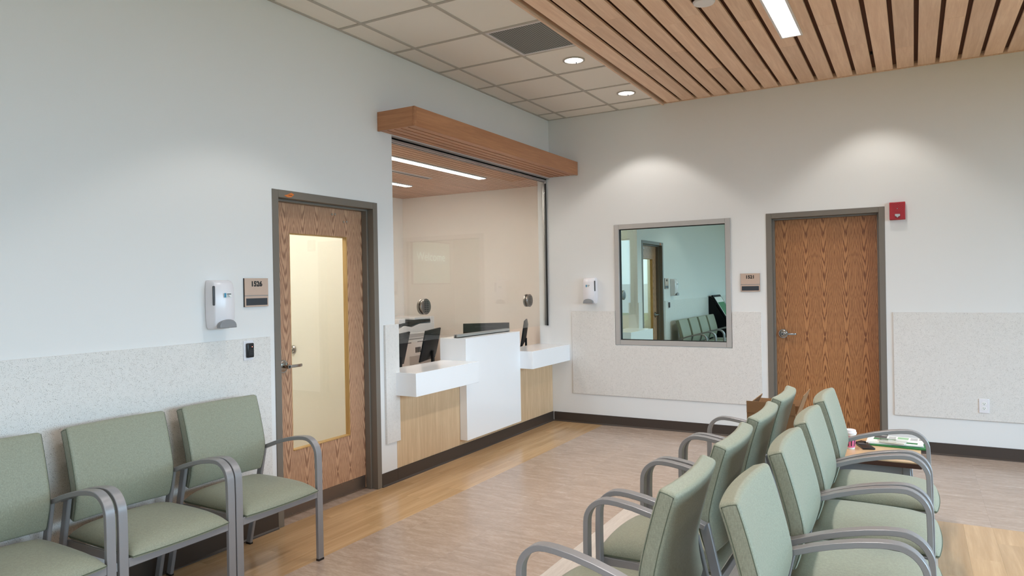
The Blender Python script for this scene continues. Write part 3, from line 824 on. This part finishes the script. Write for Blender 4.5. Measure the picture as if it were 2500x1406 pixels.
# bake the bevels once so the copies share finished meshes
dg = bpy.context.evaluated_depsgraph_get()
def bake(o):
    if o.type == 'MESH' and o.modifiers:
        me = bpy.data.meshes.new_from_object(o.evaluated_get(dg)); o.modifiers.clear(); o.data = me
    for c in o.children: bake(c)
bake(ch)
G1 = 'green chairs along the left wall'; G2 = 'green chairs in the back to back rows'
SPOTS = [  # x, y, rz, label, group
 (0.0, -4.500, 0, 'green upholstered armchair against the left wall nearest the glazed door', G1),
 (0.0, -5.092, 0, 'green armchair against the left wall, second from the glazed door', G1),
 (0.0, -5.690, 0, 'green armchair against the left wall, third from the glazed door, cut by the photo edge', G1),
 (0.0, -6.285, 0, 'green armchair beside the black sandwich board, seen only in the mirror window', G1),
 (3.045, -4.825, PI, 'nearest green armchair of the row facing the reception desk', G2),
 (3.045, -4.155, PI, 'second nearest green armchair of the row facing the reception desk', G2),
 (3.052, -3.545, PI, 'third green armchair from the front in the row facing the reception desk', G2),
 (3.056, -2.935, PI, 'farthest green armchair of the row facing the desk, in front of the cardboard box', G2),
 (2.970, -4.852, 0, 'nearest green armchair of the row facing right', G2),
 (2.985, -4.170, 0, 'second nearest green armchair of the row facing right', G2),
 (2.992, -3.560, 0, 'third green armchair from the front in the row facing right', G2),
 (3.000, -2.925, 0, 'farthest green armchair of the row facing right, beside the table with papers', G2)]
for i, (x, y, rz, lab, grp) in enumerate(SPOTS):
    o = ch if i == 0 else copy_tree(ch)
    o.location = (x, y, 0); o.rotation_euler = (0, 0, rz); tag(o, lab, 'chair', grp)

# ------------------------------------------------------------------ side table and what lies on it
TZ = .50
tb = empty('side_table', (3.13, -2.30, 0)); tag(tb, 'low table with maple top, dark edge and grey metal legs beyond the chair rows', 'table')
MB().box(-.46, .46, -.295, .295, TZ-.006, TZ).build('table_top', M['table_top'], tb)
MB().box(-.462, .462, -.297, .297, TZ-.034, TZ-.006).build('table_edge', M['dark_brown'], tb, bevel=.003)
b = MB(); b.box(-.40, .40, -.255, -.235, TZ-.095, TZ-.036); b.box(-.40, .40, .235, .255, TZ-.095, TZ-.036); b.box(-.40, -.38, -.235, .235, TZ-.095, TZ-.036); b.box(.38, .40, -.235, .235, TZ-.095, TZ-.036)
b.build('apron', M['metal'], tb)
for sx in (-1, 1):
    for sy in (-1, 1):
        b = MB(); v = []
        for z, o_ in ((0, .03), (TZ-.036, 0)):
            cxx, cyy = sx*(.385+o_), sy*(.245+o_*.5)
            v += [(cxx-.02, cyy-.012, z), (cxx+.02, cyy-.012, z), (cxx+.02, cyy+.012, z), (cxx-.02, cyy+.012, z)]
        mesh_from(v, [(0,1,2,3), (4,5,6,7), (0,1,5,4), (1,2,6,5), (2,3,7,6), (3,0,4,7)]).build('leg', M['metal'], tb, bevel=.002, seg=1)
# paper cup
cu = empty('paper_cup', (3.215, -2.37, TZ)); cu.scale = (.9, .9, .9); tag(cu, 'pink and white paper coffee cup with white lid on the low table', 'cup')
MB().lathe([(.027, 0), (.028, .004), (.038, .105), (.039, .108)], n=32).build('cup_body', M['paper'], cu, smooth=True)
MB().lathe([(.0292, .012), (.0372, .088), (.0375, .090), (.036, .090)], n=32).build('sleeve', M['pink'], cu, smooth=True)
MB().lathe([(.041, .104), (.041, .112), (.038, .116), (.036, .128), (.034, .130), (.030, .126)], n=32).build('lid', M['white_plastic'], cu, smooth=True)
for k in range(10):
    a = 2*PI*k/10; v = []
    for z, r in ((.022, .0305), (.062, .0348)):
        for da in (-.09, .09): v.append((r*math.cos(a+da), r*math.sin(a+da), z))
    for z, r in ((.022, .0312), (.062, .0355)):
        for da in (-.09, .09): v.append((r*math.cos(a+da), r*math.sin(a+da), z))
    mesh_from(v, [(0,1,3,2), (4,6,7,5), (0,4,5,1), (2,3,7,6), (0,2,6,4), (1,5,7,3)]).build('stripe', M['ink'], cu)
# phone with key fob
ph = empty('phone', (3.295, -2.30, TZ), .35); tag(ph, 'black phone lying face down on the low table beside the cup', 'phone')
MB().box(-.036, .036, -.068, .068, .001, .012).build('phone_body', M['black_gloss'], ph, bevel=.005, seg=3)
MB().box(-.030, .012, .028, .068, .012, .0145).build('camera_bump', M['dark_grey_plastic'], ph, bevel=.002)
kf = empty('key_fob', (3.262, -2.20, TZ), -.5); tag(kf, 'black key fob with ring lying behind the phone', 'keys')
MB().box(-.020, .020, -.036, .036, .001, .014).build('fob', M['black_gloss'], kf, bevel=.005, seg=3)
b = MB(); ring = [(.0+.014*math.cos(a*PI/10), .048+.014*math.sin(a*PI/10), .003) for a in range(21)]; b.tube(ring, .0014, 6); b.build('ring', M['chrome'], kf, smooth=True)
# folder, newsletters and clear card holder
fo = MB().box(-.155, .155, -.12, .12, 0, .010).build('folder', M['green'], None, bevel=.002); fo.location = (3.475, -2.12, TZ+.0005); fo.rotation_euler = (0, 0, -.06)
tag(fo, 'green folder at the bottom of the pile on the low table', 'folder')
z = TZ+.0112
for i, (dx, dy, rz_) in enumerate(((-.012, .004, .03), (-.02, .0, -.02), (-.008, .006, -.05))):
    o = empty('newsletter', (3.465+dx, -2.115+dy, z), rz_); tag(o, ('lowest printed sheet on the green folder', 'middle printed sheet of the pile on the green folder', 'white newsletter with green blocks and photos, topmost on the green folder')[i], 'paper', 'printed sheets on the low table')
    MB().box(-.15, .15, -.108, .108, 0, .0035).build('sheet', M['paper'], o)
    if i == 2:
        pr = MB().box(-.125, -.055, .020, .095, .0035, .0042).build('photo', M['dark_grey_plastic'], o)
        b = MB()
        for r in range(9): b.box(-.045, -.005, .088-r*.0085, .0905-r*.0085, .0035, .0040); b.box(.075, .115, .088-r*.0085, .0905-r*.0085, .0035, .0040)
        b.build('text_lines', M['grey_plastic'], o)
        b = MB(); b.box(.005, .065, .03, .09, .0035, .0040); b.build('print_block', M['pale_green'], o)
        b = MB(); b.box(-.125, .0, -.03, .012, .0035, .0040); b.box(.01, .12, -.085, -.045, .0035, .0040); b.build('print_block', M['green'], o)
        b = MB()
        for r in range(3):
            for q in range(4): b.box(.122, .138, .085-r*.02, .092-r*.02, .0035, .004)
        b.build('text_lines', M['ink'], o)
    z += .0040
cl = empty('card_holder', (3.44, -2.20, z+.001), -.18); tag(cl, 'clear plastic card sleeve lying on the newsletters', 'card holder')
MB().box(-.07, .07, -.034, .034, 0, .006).build('card', M['paper'], cl)
MB().box(-.078, .078, -.038, .038, .0064, .014).build('sleeve', M['glass'], cl)

# open cardboard box
bx = empty('cardboard_box', (2.775, -2.33, TZ)); tag(bx, 'open brown cardboard box with raised flaps behind the far left chair', 'box')
bw_, bd_, bh_, tt = .145, .17, .20, .004
for nm, a in (('box_side', (-bw_, bw_, -bd_, -bd_+tt, 0, bh_)), ('box_side', (-bw_, bw_, bd_-tt, bd_, 0, bh_)), ('box_side', (-bw_, -bw_+tt, -bd_+tt, bd_-tt, 0, bh_)), ('box_side', (bw_-tt, bw_, -bd_+tt, bd_-tt, 0, bh_)), ('box_bottom', (-bw_+tt, bw_-tt, -bd_+tt, bd_-tt, 0, tt))):
    MB().box(*a).build(nm, M['card'], bx)
def flap(p0, p1, up):
    p0, p1, up = Vector(p0), Vector(p1), Vector(up); n = (p1-p0).cross(up).normalized()*tt
    v = [p0, p1, p1+up, p0+up]; v = v+[q+n for q in v]
    mesh_from(v, [(0,1,2,3), (7,6,5,4), (0,4,5,1), (1,5,6,2), (2,6,7,3), (3,7,4,0)]).build('flap', M['card'], bx)
flap((-bw_, -bd_, bh_), (bw_, -bd_, bh_), (0, -.004, .075))
flap((-bw_, bd_, bh_), (bw_, bd_, bh_), (0, .02, .04))
flap((-bw_+.005, bd_-.01, bh_), (-bw_+.005, -bd_+.01, bh_), (.035, 0, .075))
flap((bw_, -bd_+.01, bh_), (bw_, bd_-.01, bh_), (.045, 0, .125))

# ------------------------------------------------------------------ wall things
def on_left(y, z): return frameM((0, y, z), (0, 1, 0), (0, 0, 1))    # x right, y up, z out (+x)
def on_back(x, z): return frameM((x, 0, z), (1, 0, 0), (0, 0, 1))    # z out = -y
def place(o, Mx): o.matrix_world = Mx
def room_sign(Mx, num, label):
    t = empty('room_sign'); tag(t, label, 'sign', 'bronze room number signs')
    MB().box(-.091, .091, -.0885, .0885, .001, .007).build('sign_back', M['black'], t)
    MB().box(-.089, .091, -.018, .0885, .007, .012).build('sign_plate', M['bronze'], t, bevel=.001, seg=1)
    MB().box(-.089, .091, -.0885, -.022, .007, .012).build('sign_plate', M['bronze'], t, bevel=.001, seg=1)
    MB().box(-.089, .091, -.0215, -.0185, .007, .0125).build('divider', M['alu'], t)
    MB().box(-.080, .082, -.079, -.036, .012, .0126).build('insert', M['sign_dark'], t)
    text_mesh('number', num, .043, M['ink'], t, Matrix.Translation((0, .052, .0125)), offset=.0019)
    b = MB()
    for i, q in enumerate(((0,0),(0,1),(1,0),(2,1),(3,0),(3,1),(4,0),(5,1),(5,0))):
        b.cyl((-.016+q[0]*.0055, .020+q[1]*.004, .012), (-.016+q[0]*.0055, .020+q[1]*.004, .0128), .001, .0006, 6)
    b.build('braille', M['bronze'], t)
    place(t, Mx); return t
room_sign(on_left(-4.116, 1.520), '1526', 'bronze room number sign 1526 on the left wall beside the glazed door')
room_sign(on_back(2.178, 1.523), '1521', 'bronze room number sign 1521 between the window and the solid oak door')
def dispenser(Mx, label, side=-1):
    t = empty('soap_dispenser'); tag(t, label, 'dispenser', 'white hand sanitizer dispensers')
    hw, hh, dp = .0725, .142, .105
    rings = []; v = []
    secs = [(-.142, .84, .55), (-.125, .93, .85), (-.08, 1.0, .98), (0, 1.0, 1.0), (.09, .98, .95), (.122, .95, .86), (.136, .90, .70), (.142, .84, .45)]
    out = [(-1, 0), (-1, .62), (-.93, .78), (-.62, .90), (-.3, .98), (0, 1.0), (.3, .98), (.62, .90), (.93, .78), (1, .62), (1, 0)]
    for z, sw, sd_ in secs:
        v += [(px*hw*sw, z, .002+py*dp*sd_) for px, py in out]
    n = len(out); f = []
    for i in range(len(secs)-1):
        for j in range(n-1): f.append((i*n+j, i*n+j+1, (i+1)*n+j+1, (i+1)*n+j))
        f.append((i*n+n-1, i*n, (i+1)*n, (i+1)*n+n-1))
    f.append(tuple(range(n))); f.append(tuple((len(secs)-1)*n+j for j in range(n))[::-1])
    mesh_from(v, f).build('housing', M['white_plastic'], t, bevel=.004, seg=3)
    # push lever at the bottom
    v = []; A = []
    m_ = 14
    for k in range(m_+1):
        a = PI*k/m_; A.append((-.058*math.cos(a), -.137+.050*math.sin(a)**.7))
    b = MB(); b.prism([(x_, y_) for x_, y_ in A], 2, .080, .1125); b.build('push_bar', M['grey_plastic'], t, bevel=.004, seg=3)
    sgn = side
    b = MB(); b.box(sgn*.0665-.0075, sgn*.0665+.0075, -.005, .108, .070, .0815)
    wn = b.build('level_window', M['dark_grey_plastic'], t, bevel=.005, seg=3)
    wn.matrix_basis = Matrix.Translation((sgn*.004, 0, .002))
    b = MB().box(-.024+.004*0, .028, .040, .066, .1050, .1075); lb = b.build('label', M['paper'], t, bevel=.002, seg=2)
    MB().box(-.023, -.009, .0405, .0655, .1075, .1080).build('label_print', M['blue'], lb)
    b = MB(); b.box(-.005, .024, .057, .062, .1075, .1080); b.box(-.003, .010, .050, .0525, .1075, .108); b.box(-.003, .016, .044, .0465, .1075, .108); b.build('label_print', M['sign_dark'], lb)
    place(t, Mx); return t
dispenser(on_left(-4.405, 1.455), 'white hand sanitizer dispenser on the left wall beside sign 1526', -1)
dispenser(on_back(.497, 1.462), 'white hand sanitizer dispenser on the back wall left of the window', 1)
# card reader
t = empty('card_reader'); tag(t, 'black card reader with a red light on a white plate beside the glazed door', 'card reader')
MB().box(-.036, .036, -.060, .060, .0125, .018).build('wall_plate', M['white_plastic'], t, bevel=.002)
MB().box(-.022, .028, -.044, .044, .018, .036).build('reader_body', M['black_gloss'], t, bevel=.006, seg=3)
MB().cyl((.012, .022, .0362), (.012, .022, .0372), .0025, .002, 10).build('indicator', M['led_red'], t)
b = MB()
for k in range(6): b.box(-.012, .020, -.028+k*.006, -.0265+k*.006, .0361, .0366)
b.build('ridges', M['dark_grey_plastic'], t)
place(t, on_left(-4.190, 1.166))
# fire alarm strobe
t = empty('fire_alarm'); tag(t, 'red fire alarm horn and strobe on the back wall above right of the solid door', 'fire alarm')
MB().box(-.062, .062, -.078, .078, .001, .040).build('alarm_body', M['red'], t, bevel=.005, seg=2)
b = MB()
for r in range(7):
    for c in range(9):
        if (r+c) % 2 == 0: b.box(-.040+c*.01-.0015, -.040+c*.01+.0015, .008+r*.009, .011+r*.009, .0395, .0408)
b.build('horn_slots', M['black'], t)
MB().box(-.05, .05, -.006, -.003, .0398, .0415).build('ridge', M['red'], t)
MB().prism([(-.020, -.028), (-.020, -.046), (-.010, -.050), (0, -.062), (.010, -.050), (.020, -.046), (.020, -.028)], 2, .041, .052).build('strobe_lens', M['alu'], t, bevel=.002)
MB().cyl((0, .020, .040), (0, .020, .044), .004, .003, 10).build('sounder', M['alu'], t)
place(t, on_back(3.448, 2.134))
# power outlet
t = empty('power_outlet'); tag(t, 'white duplex power outlet in the speckled wall panel right of the solid door', 'outlet')
MB().box(-.036, .036, -.060, .060, .0125, .018).build('wall_plate', M['white_plastic'], t, bevel=.002)
for s_ in (-1, 1):
    f_ = MB().cyl((0, s_*.020, .018), (0, s_*.020, .0192), .0175, .0172, 24).build('socket', M['paper'], t)
    b = MB(); b.box(-.008, -.0055, s_*.020-.001, s_*.020+.007, .0192, .0197); b.box(.0055, .008, s_*.020-.001, s_*.020+.007, .0192, .0197); b.cyl((0, s_*.020-.008, .0192), (0, s_*.020-.008, .0197), .0028, .0028, 10)
    b.build('slot', M['black'], f_)
place(t, on_back(4.067, .448))

# ------------------------------------------------------------------ monitors and copier in the office
def monitor(x, y, z, rz, label, w=.50, h=.30, tilt=.22, base_z=.73):
    t = empty('monitor', (x, y, base_z), rz); tag(t, label, 'monitor', 'black computer monitors behind the glass')
    zc = z-base_z
    RM = Matrix.Translation((0, 0, zc)) @ Matrix.Rotation(tilt, 4, 'Y') @ Matrix.Translation((0, 0, -zc))
    def tl(b): b.bm.transform(RM); return b
    b = MB(); b.box(-.008, .008, -w/2, w/2, zc-h/2, zc+h/2); tl(b).build('screen_bezel', M['monitor'], t, bevel=.003)
    v = []
    for xx, sw, sh in ((.008, .98, .96), (.030, .70, .62)):
        v += [(xx, -w/2*sw, zc-h/2*sh), (xx, w/2*sw, zc-h/2*sh), (xx, w/2*sw, zc+h/2*sh), (xx, -w/2*sw, zc+h/2*sh)]
    tl(mesh_from(v, [(0,1,2,3), (4,5,6,7), (0,1,5,4), (1,2,6,5), (2,3,7,6), (3,0,4,7)])).build('back_shell', M['monitor'], t, bevel=.004)
    tl(MB().box(.0175, .0215, -w*.25, w*.25, zc+h*.34, zc+h*.40)).build('vent_strip', M['black'], t)
    MB().box(.012, .034, -.028, .028, .012, zc-.06).build('stand_neck', M['monitor'], t, bevel=.003)
    MB().box(-.06, .09, -.11, .11, .0, .012).build('stand_base', M['monitor'], t, bevel=.004)
    return t
# the screens face into the office (-x), their backs to the lobby
monitor(-.375, -2.28, .985, .35, 'black monitor half hidden behind the left edge of the reception opening')
monitor(-.455, -1.69, .985, .35, 'black monitor seen at an angle between copier and white counter')
monitor(-.45, -.68, .985, -.90, 'black monitor seen from behind above the high white counter', tilt=.12)
monitor(-.315, -.085, .99, .45, 'narrow angled black monitor behind the right low counter', tilt=.16)

cpr = empty('copier', (-1.72, -.58, 0)); tag(cpr, 'white office copier standing behind the left reception counter', 'copier')
# local: x from -.61 (left) to 0 (side facing the lobby), y 0 front to .69 back
MB().box(-.61, 0, 0, .69, .02, .90).build('cabinet', M['copier'], cpr, bevel=.008)
MB().box(-.61, .004, -.02, .70, .905, .985).build('scanner_body', M['copier'], cpr, bevel=.008)
b = MB().prism([(0, .985), (0, 1.045), (.10, 1.075), (.24, 1.05), (.40, 1.085), (.70, 1.085), (.70, .985)], 0, -.60, 0)
b.build('platen_cover', M['copier'], cpr, bevel=.004)
b = MB().prism([(.02, 1.068), (.08, 1.088), (.22, 1.066), (.38, 1.096), (.62, 1.10), (.62, 1.125), (.30, 1.135), (.02, 1.10)], 0, -.58, -.004)
b.build('feeder_gap', M['black'], cpr)
b = MB(); b.box(-.58, -.002, .62, .70, 1.08, 1.165); b.box(-.58, -.004, .30, .62, 1.135, 1.165); b.box(-.58, -.004, .0, .12, 1.10, 1.16)
b.build('document_feeder', M['copier'], cpr, bevel=.006)
MB().box(.0035, .006, .10, .66, .925, .968).build('side_strip', M['copier_mid'], cpr)
MB().box(.0, .006, .18, .60, .20, .70).build('side_door', M['copier_mid'], cpr, bevel=.004)
b = MB()
for k in range(5): b.box(.0, .002, .30+k*.022, .314+k*.022, .735, .80)
b.build('vent_slots', M['black'], cpr)
b = MB(); b.box(0, .002, .12, .22, .858, .866); b.box(0, .002, .34, .46, .862, .870); b.build('vent_slots', M['black'], cpr)
b = MB()
for z in (.30, .52, .70): b.box(-.60, -.01, -.004, 0, z, z+.006)
b.build('drawer_gap', M['black'], cpr)
v = [(-.40, -.20, .945), (-.02, -.20, .945), (-.02, -.02, 1.045), (-.40, -.02, 1.045)]
v = v+[(a, b_, c-.03) for a, b_, c in v]
cpn = mesh_from(v, [(0,1,2,3), (7,6,5,4), (0,4,5,1), (1,5,6,2), (2,6,7,3), (3,7,4,0)]).build('control_panel', M['white_plastic'], cpr, bevel=.003)
v = [(-.37, -.175, .9605), (-.13, -.175, .9605), (-.13, -.05, 1.030), (-.37, -.05, 1.030)]
v = v+[(a, b_, c+.003) for a, b_, c in v]
mesh_from(v, [(0,1,2,3), (7,6,5,4), (0,4,5,1), (1,5,6,2), (2,6,7,3), (3,7,4,0)]).build('touch_screen', M['dark_grey_plastic'], cpn)

# deadbolt in the room behind the glazed door
o = dbm.build('deadbolt', M['chrome'], None, smooth=True); tag(o, 'round nickel deadbolt seen through the lite of the glazed door', 'lock')

# ------------------------------------------------------------------ lobby lights
linear_light('linear_light', 2.712, 2.868, -3.88, -1.435, H-.003, M['lamp'], 'bright rectangular LED light recessed in the wood slat ceiling', rim=.014, watt=22)
linear_light('linear_light', 2.712, 2.868, -7.4, -5.0, H-.003, M['lamp'], 'second LED light in the wood ceiling, behind the viewpoint', rim=.014, watt=22)
linear_light('linear_light', 5.512, 5.668, -5.4, -1.435, H-.003, M['lamp'], 'LED light in the wood ceiling to the right, outside the photo', rim=.014, watt=13)
def downlight(x, y, label, power=26, vis=True):
    t = empty('downlight', (x, y, H+.003)); tag(t, label, 'ceiling light', 'round downlights in the ceiling')
    MB().lathe([(.092, -.001), (.092, -.008), (.078, -.010), (.076, -.006), (.078, -.001)], n=40).build('trim_ring', M['tee'], t, smooth=True)
    MB().lathe([(.076, -.004), (.0759, -.0055), (.0001, -.0055)], n=32).build('reflector', M['downlight'], t)
    b = MB(); b.cyl((.0, .05, -.006), (.0, .05, -.022), .006, .004, 10); b.build('lamp_holder', M['dark_grey_plastic'], t)
    l = bpy.data.lights.new('downlight_lamp', 'SPOT'); l.energy = power; l.spot_size = math.radians(104); l.spot_blend = .28; l.shadow_soft_size = .05; l.color = (1, .95, .90)
    lo = bpy.data.objects.new('downlight_lamp', l); COL.objects.link(lo); lo.parent = t; lo.location = (0, 0, -.02)
    return t
downlight(1.156, -.600, 'round downlight in the tile ceiling nearest the back wall')
downlight(1.145, -1.795, 'round downlight in the tile ceiling next to the dark vent')
downlight(1.145, -4.25, 'round downlight in the tile ceiling above the left wall chairs', )
# added spotlight, no known fixture here: makes the bright arc on the back wall
t = empty('added_spotlight', (3.285, -.56, H+.006)); tag(t, 'tiny black spotlight added in the slat gap to light the arc above the solid door', 'ceiling light')
MB().cyl((0, 0, 0), (0, 0, .03), .008, .008, 16).build('added_lamp_body', M['black'], t)
l = bpy.data.lights.new('added_spot_lamp', 'SPOT'); l.energy = 24; l.spot_size = math.radians(100); l.spot_blend = .45; l.shadow_soft_size = .04; l.color = (1, .96, .90)
lo = bpy.data.objects.new('added_spot_lamp', l); COL.objects.link(lo); lo.parent = t; lo.location = (0, 0, -.012)
# detector disc
t = empty('ceiling_detector', (2.386, -2.44, H-.002)); tag(t, 'round white disc detector on the wood slat ceiling', 'detector')
MB().lathe([(.072, 0), (.072, -.006), (.066, -.014), (.0001, -.016)], n=40).build('detector_disc', M['white_plastic'], t, smooth=True)

# ------------------------------------------------------------------ sandwich board (reflected in the observation window)
sb = empty('sandwich_board', (.40, -7.03, 0), 0); tag(sb, 'black sloping sign board with a green poster, seen in the mirror window behind the chairs', 'sign board')
def lean(name, mat, w0, w1, h0, h1, th, off, parent):
    """slab in the leaning front face; h measured up the slope"""
    a = math.radians(31); d = Vector((-math.sin(a), 0, math.cos(a))); n = Vector((math.cos(a), 0, math.sin(a))); o0 = Vector((.42, 0, 0))
    v = []
    for t_ in (off, off+th):
        for (w_, h_) in ((w0, h0), (w1, h0), (w1, h1), (w0, h1)): v.append(o0+d*h_+n*t_+Vector((0, w_, 0)))
    return mesh_from(v, [(0,1,2,3), (7,6,5,4), (0,4,5,1), (1,5,6,2), (2,6,7,3), (3,7,4,0)]).build(name, mat, parent, bevel=.003, seg=1)
lean('front_panel', M['monitor'], -.31, .31, .02, 1.47, .03, 0, sb)
po = lean('poster', M['paper'], -.27, .27, .16, 1.42, .002, .031, sb)
lean('poster_print', M['green'], -.245, .245, .22, 1.30, .001, .0335, po)
lean('poster_print', M['pale_green'], -.18, .16, .74, .80, .001, .035, po)
lean('poster_print', M['paper'], -.18, .12, .64, .68, .001, .035, po)
for y_ in (-.31, .295):
    MB().prism([(.40, 0), (-.34, 1.25), (-.385, 1.25), (-.385, 0)], 1, y_, y_+.015).build('side_panel', M['monitor'], sb)
# welcome screen on the right wall (double reflection in the reception glass)
ws = empty('wall_screen', (XR-.001, -8.84, 2.20)); tag(ws, 'green welcome screen on the right wall, seen only as a faint reflection in the glass', 'screen')
MB().box(-.05, 0, -.90, .90, -.60, .60).build('screen_bezel', M['black_gloss'], ws, bevel=.004)
MB().box(-.052, -.05, -.87, .87, -.57, .57).build('screen_face', M['screen'], ws)
text_mesh('screen_text', 'Welcome', .34, M['screen_text'], ws, frameM((-.0525, .04, .16), (0, -1, 0), (0, 0, 1)))
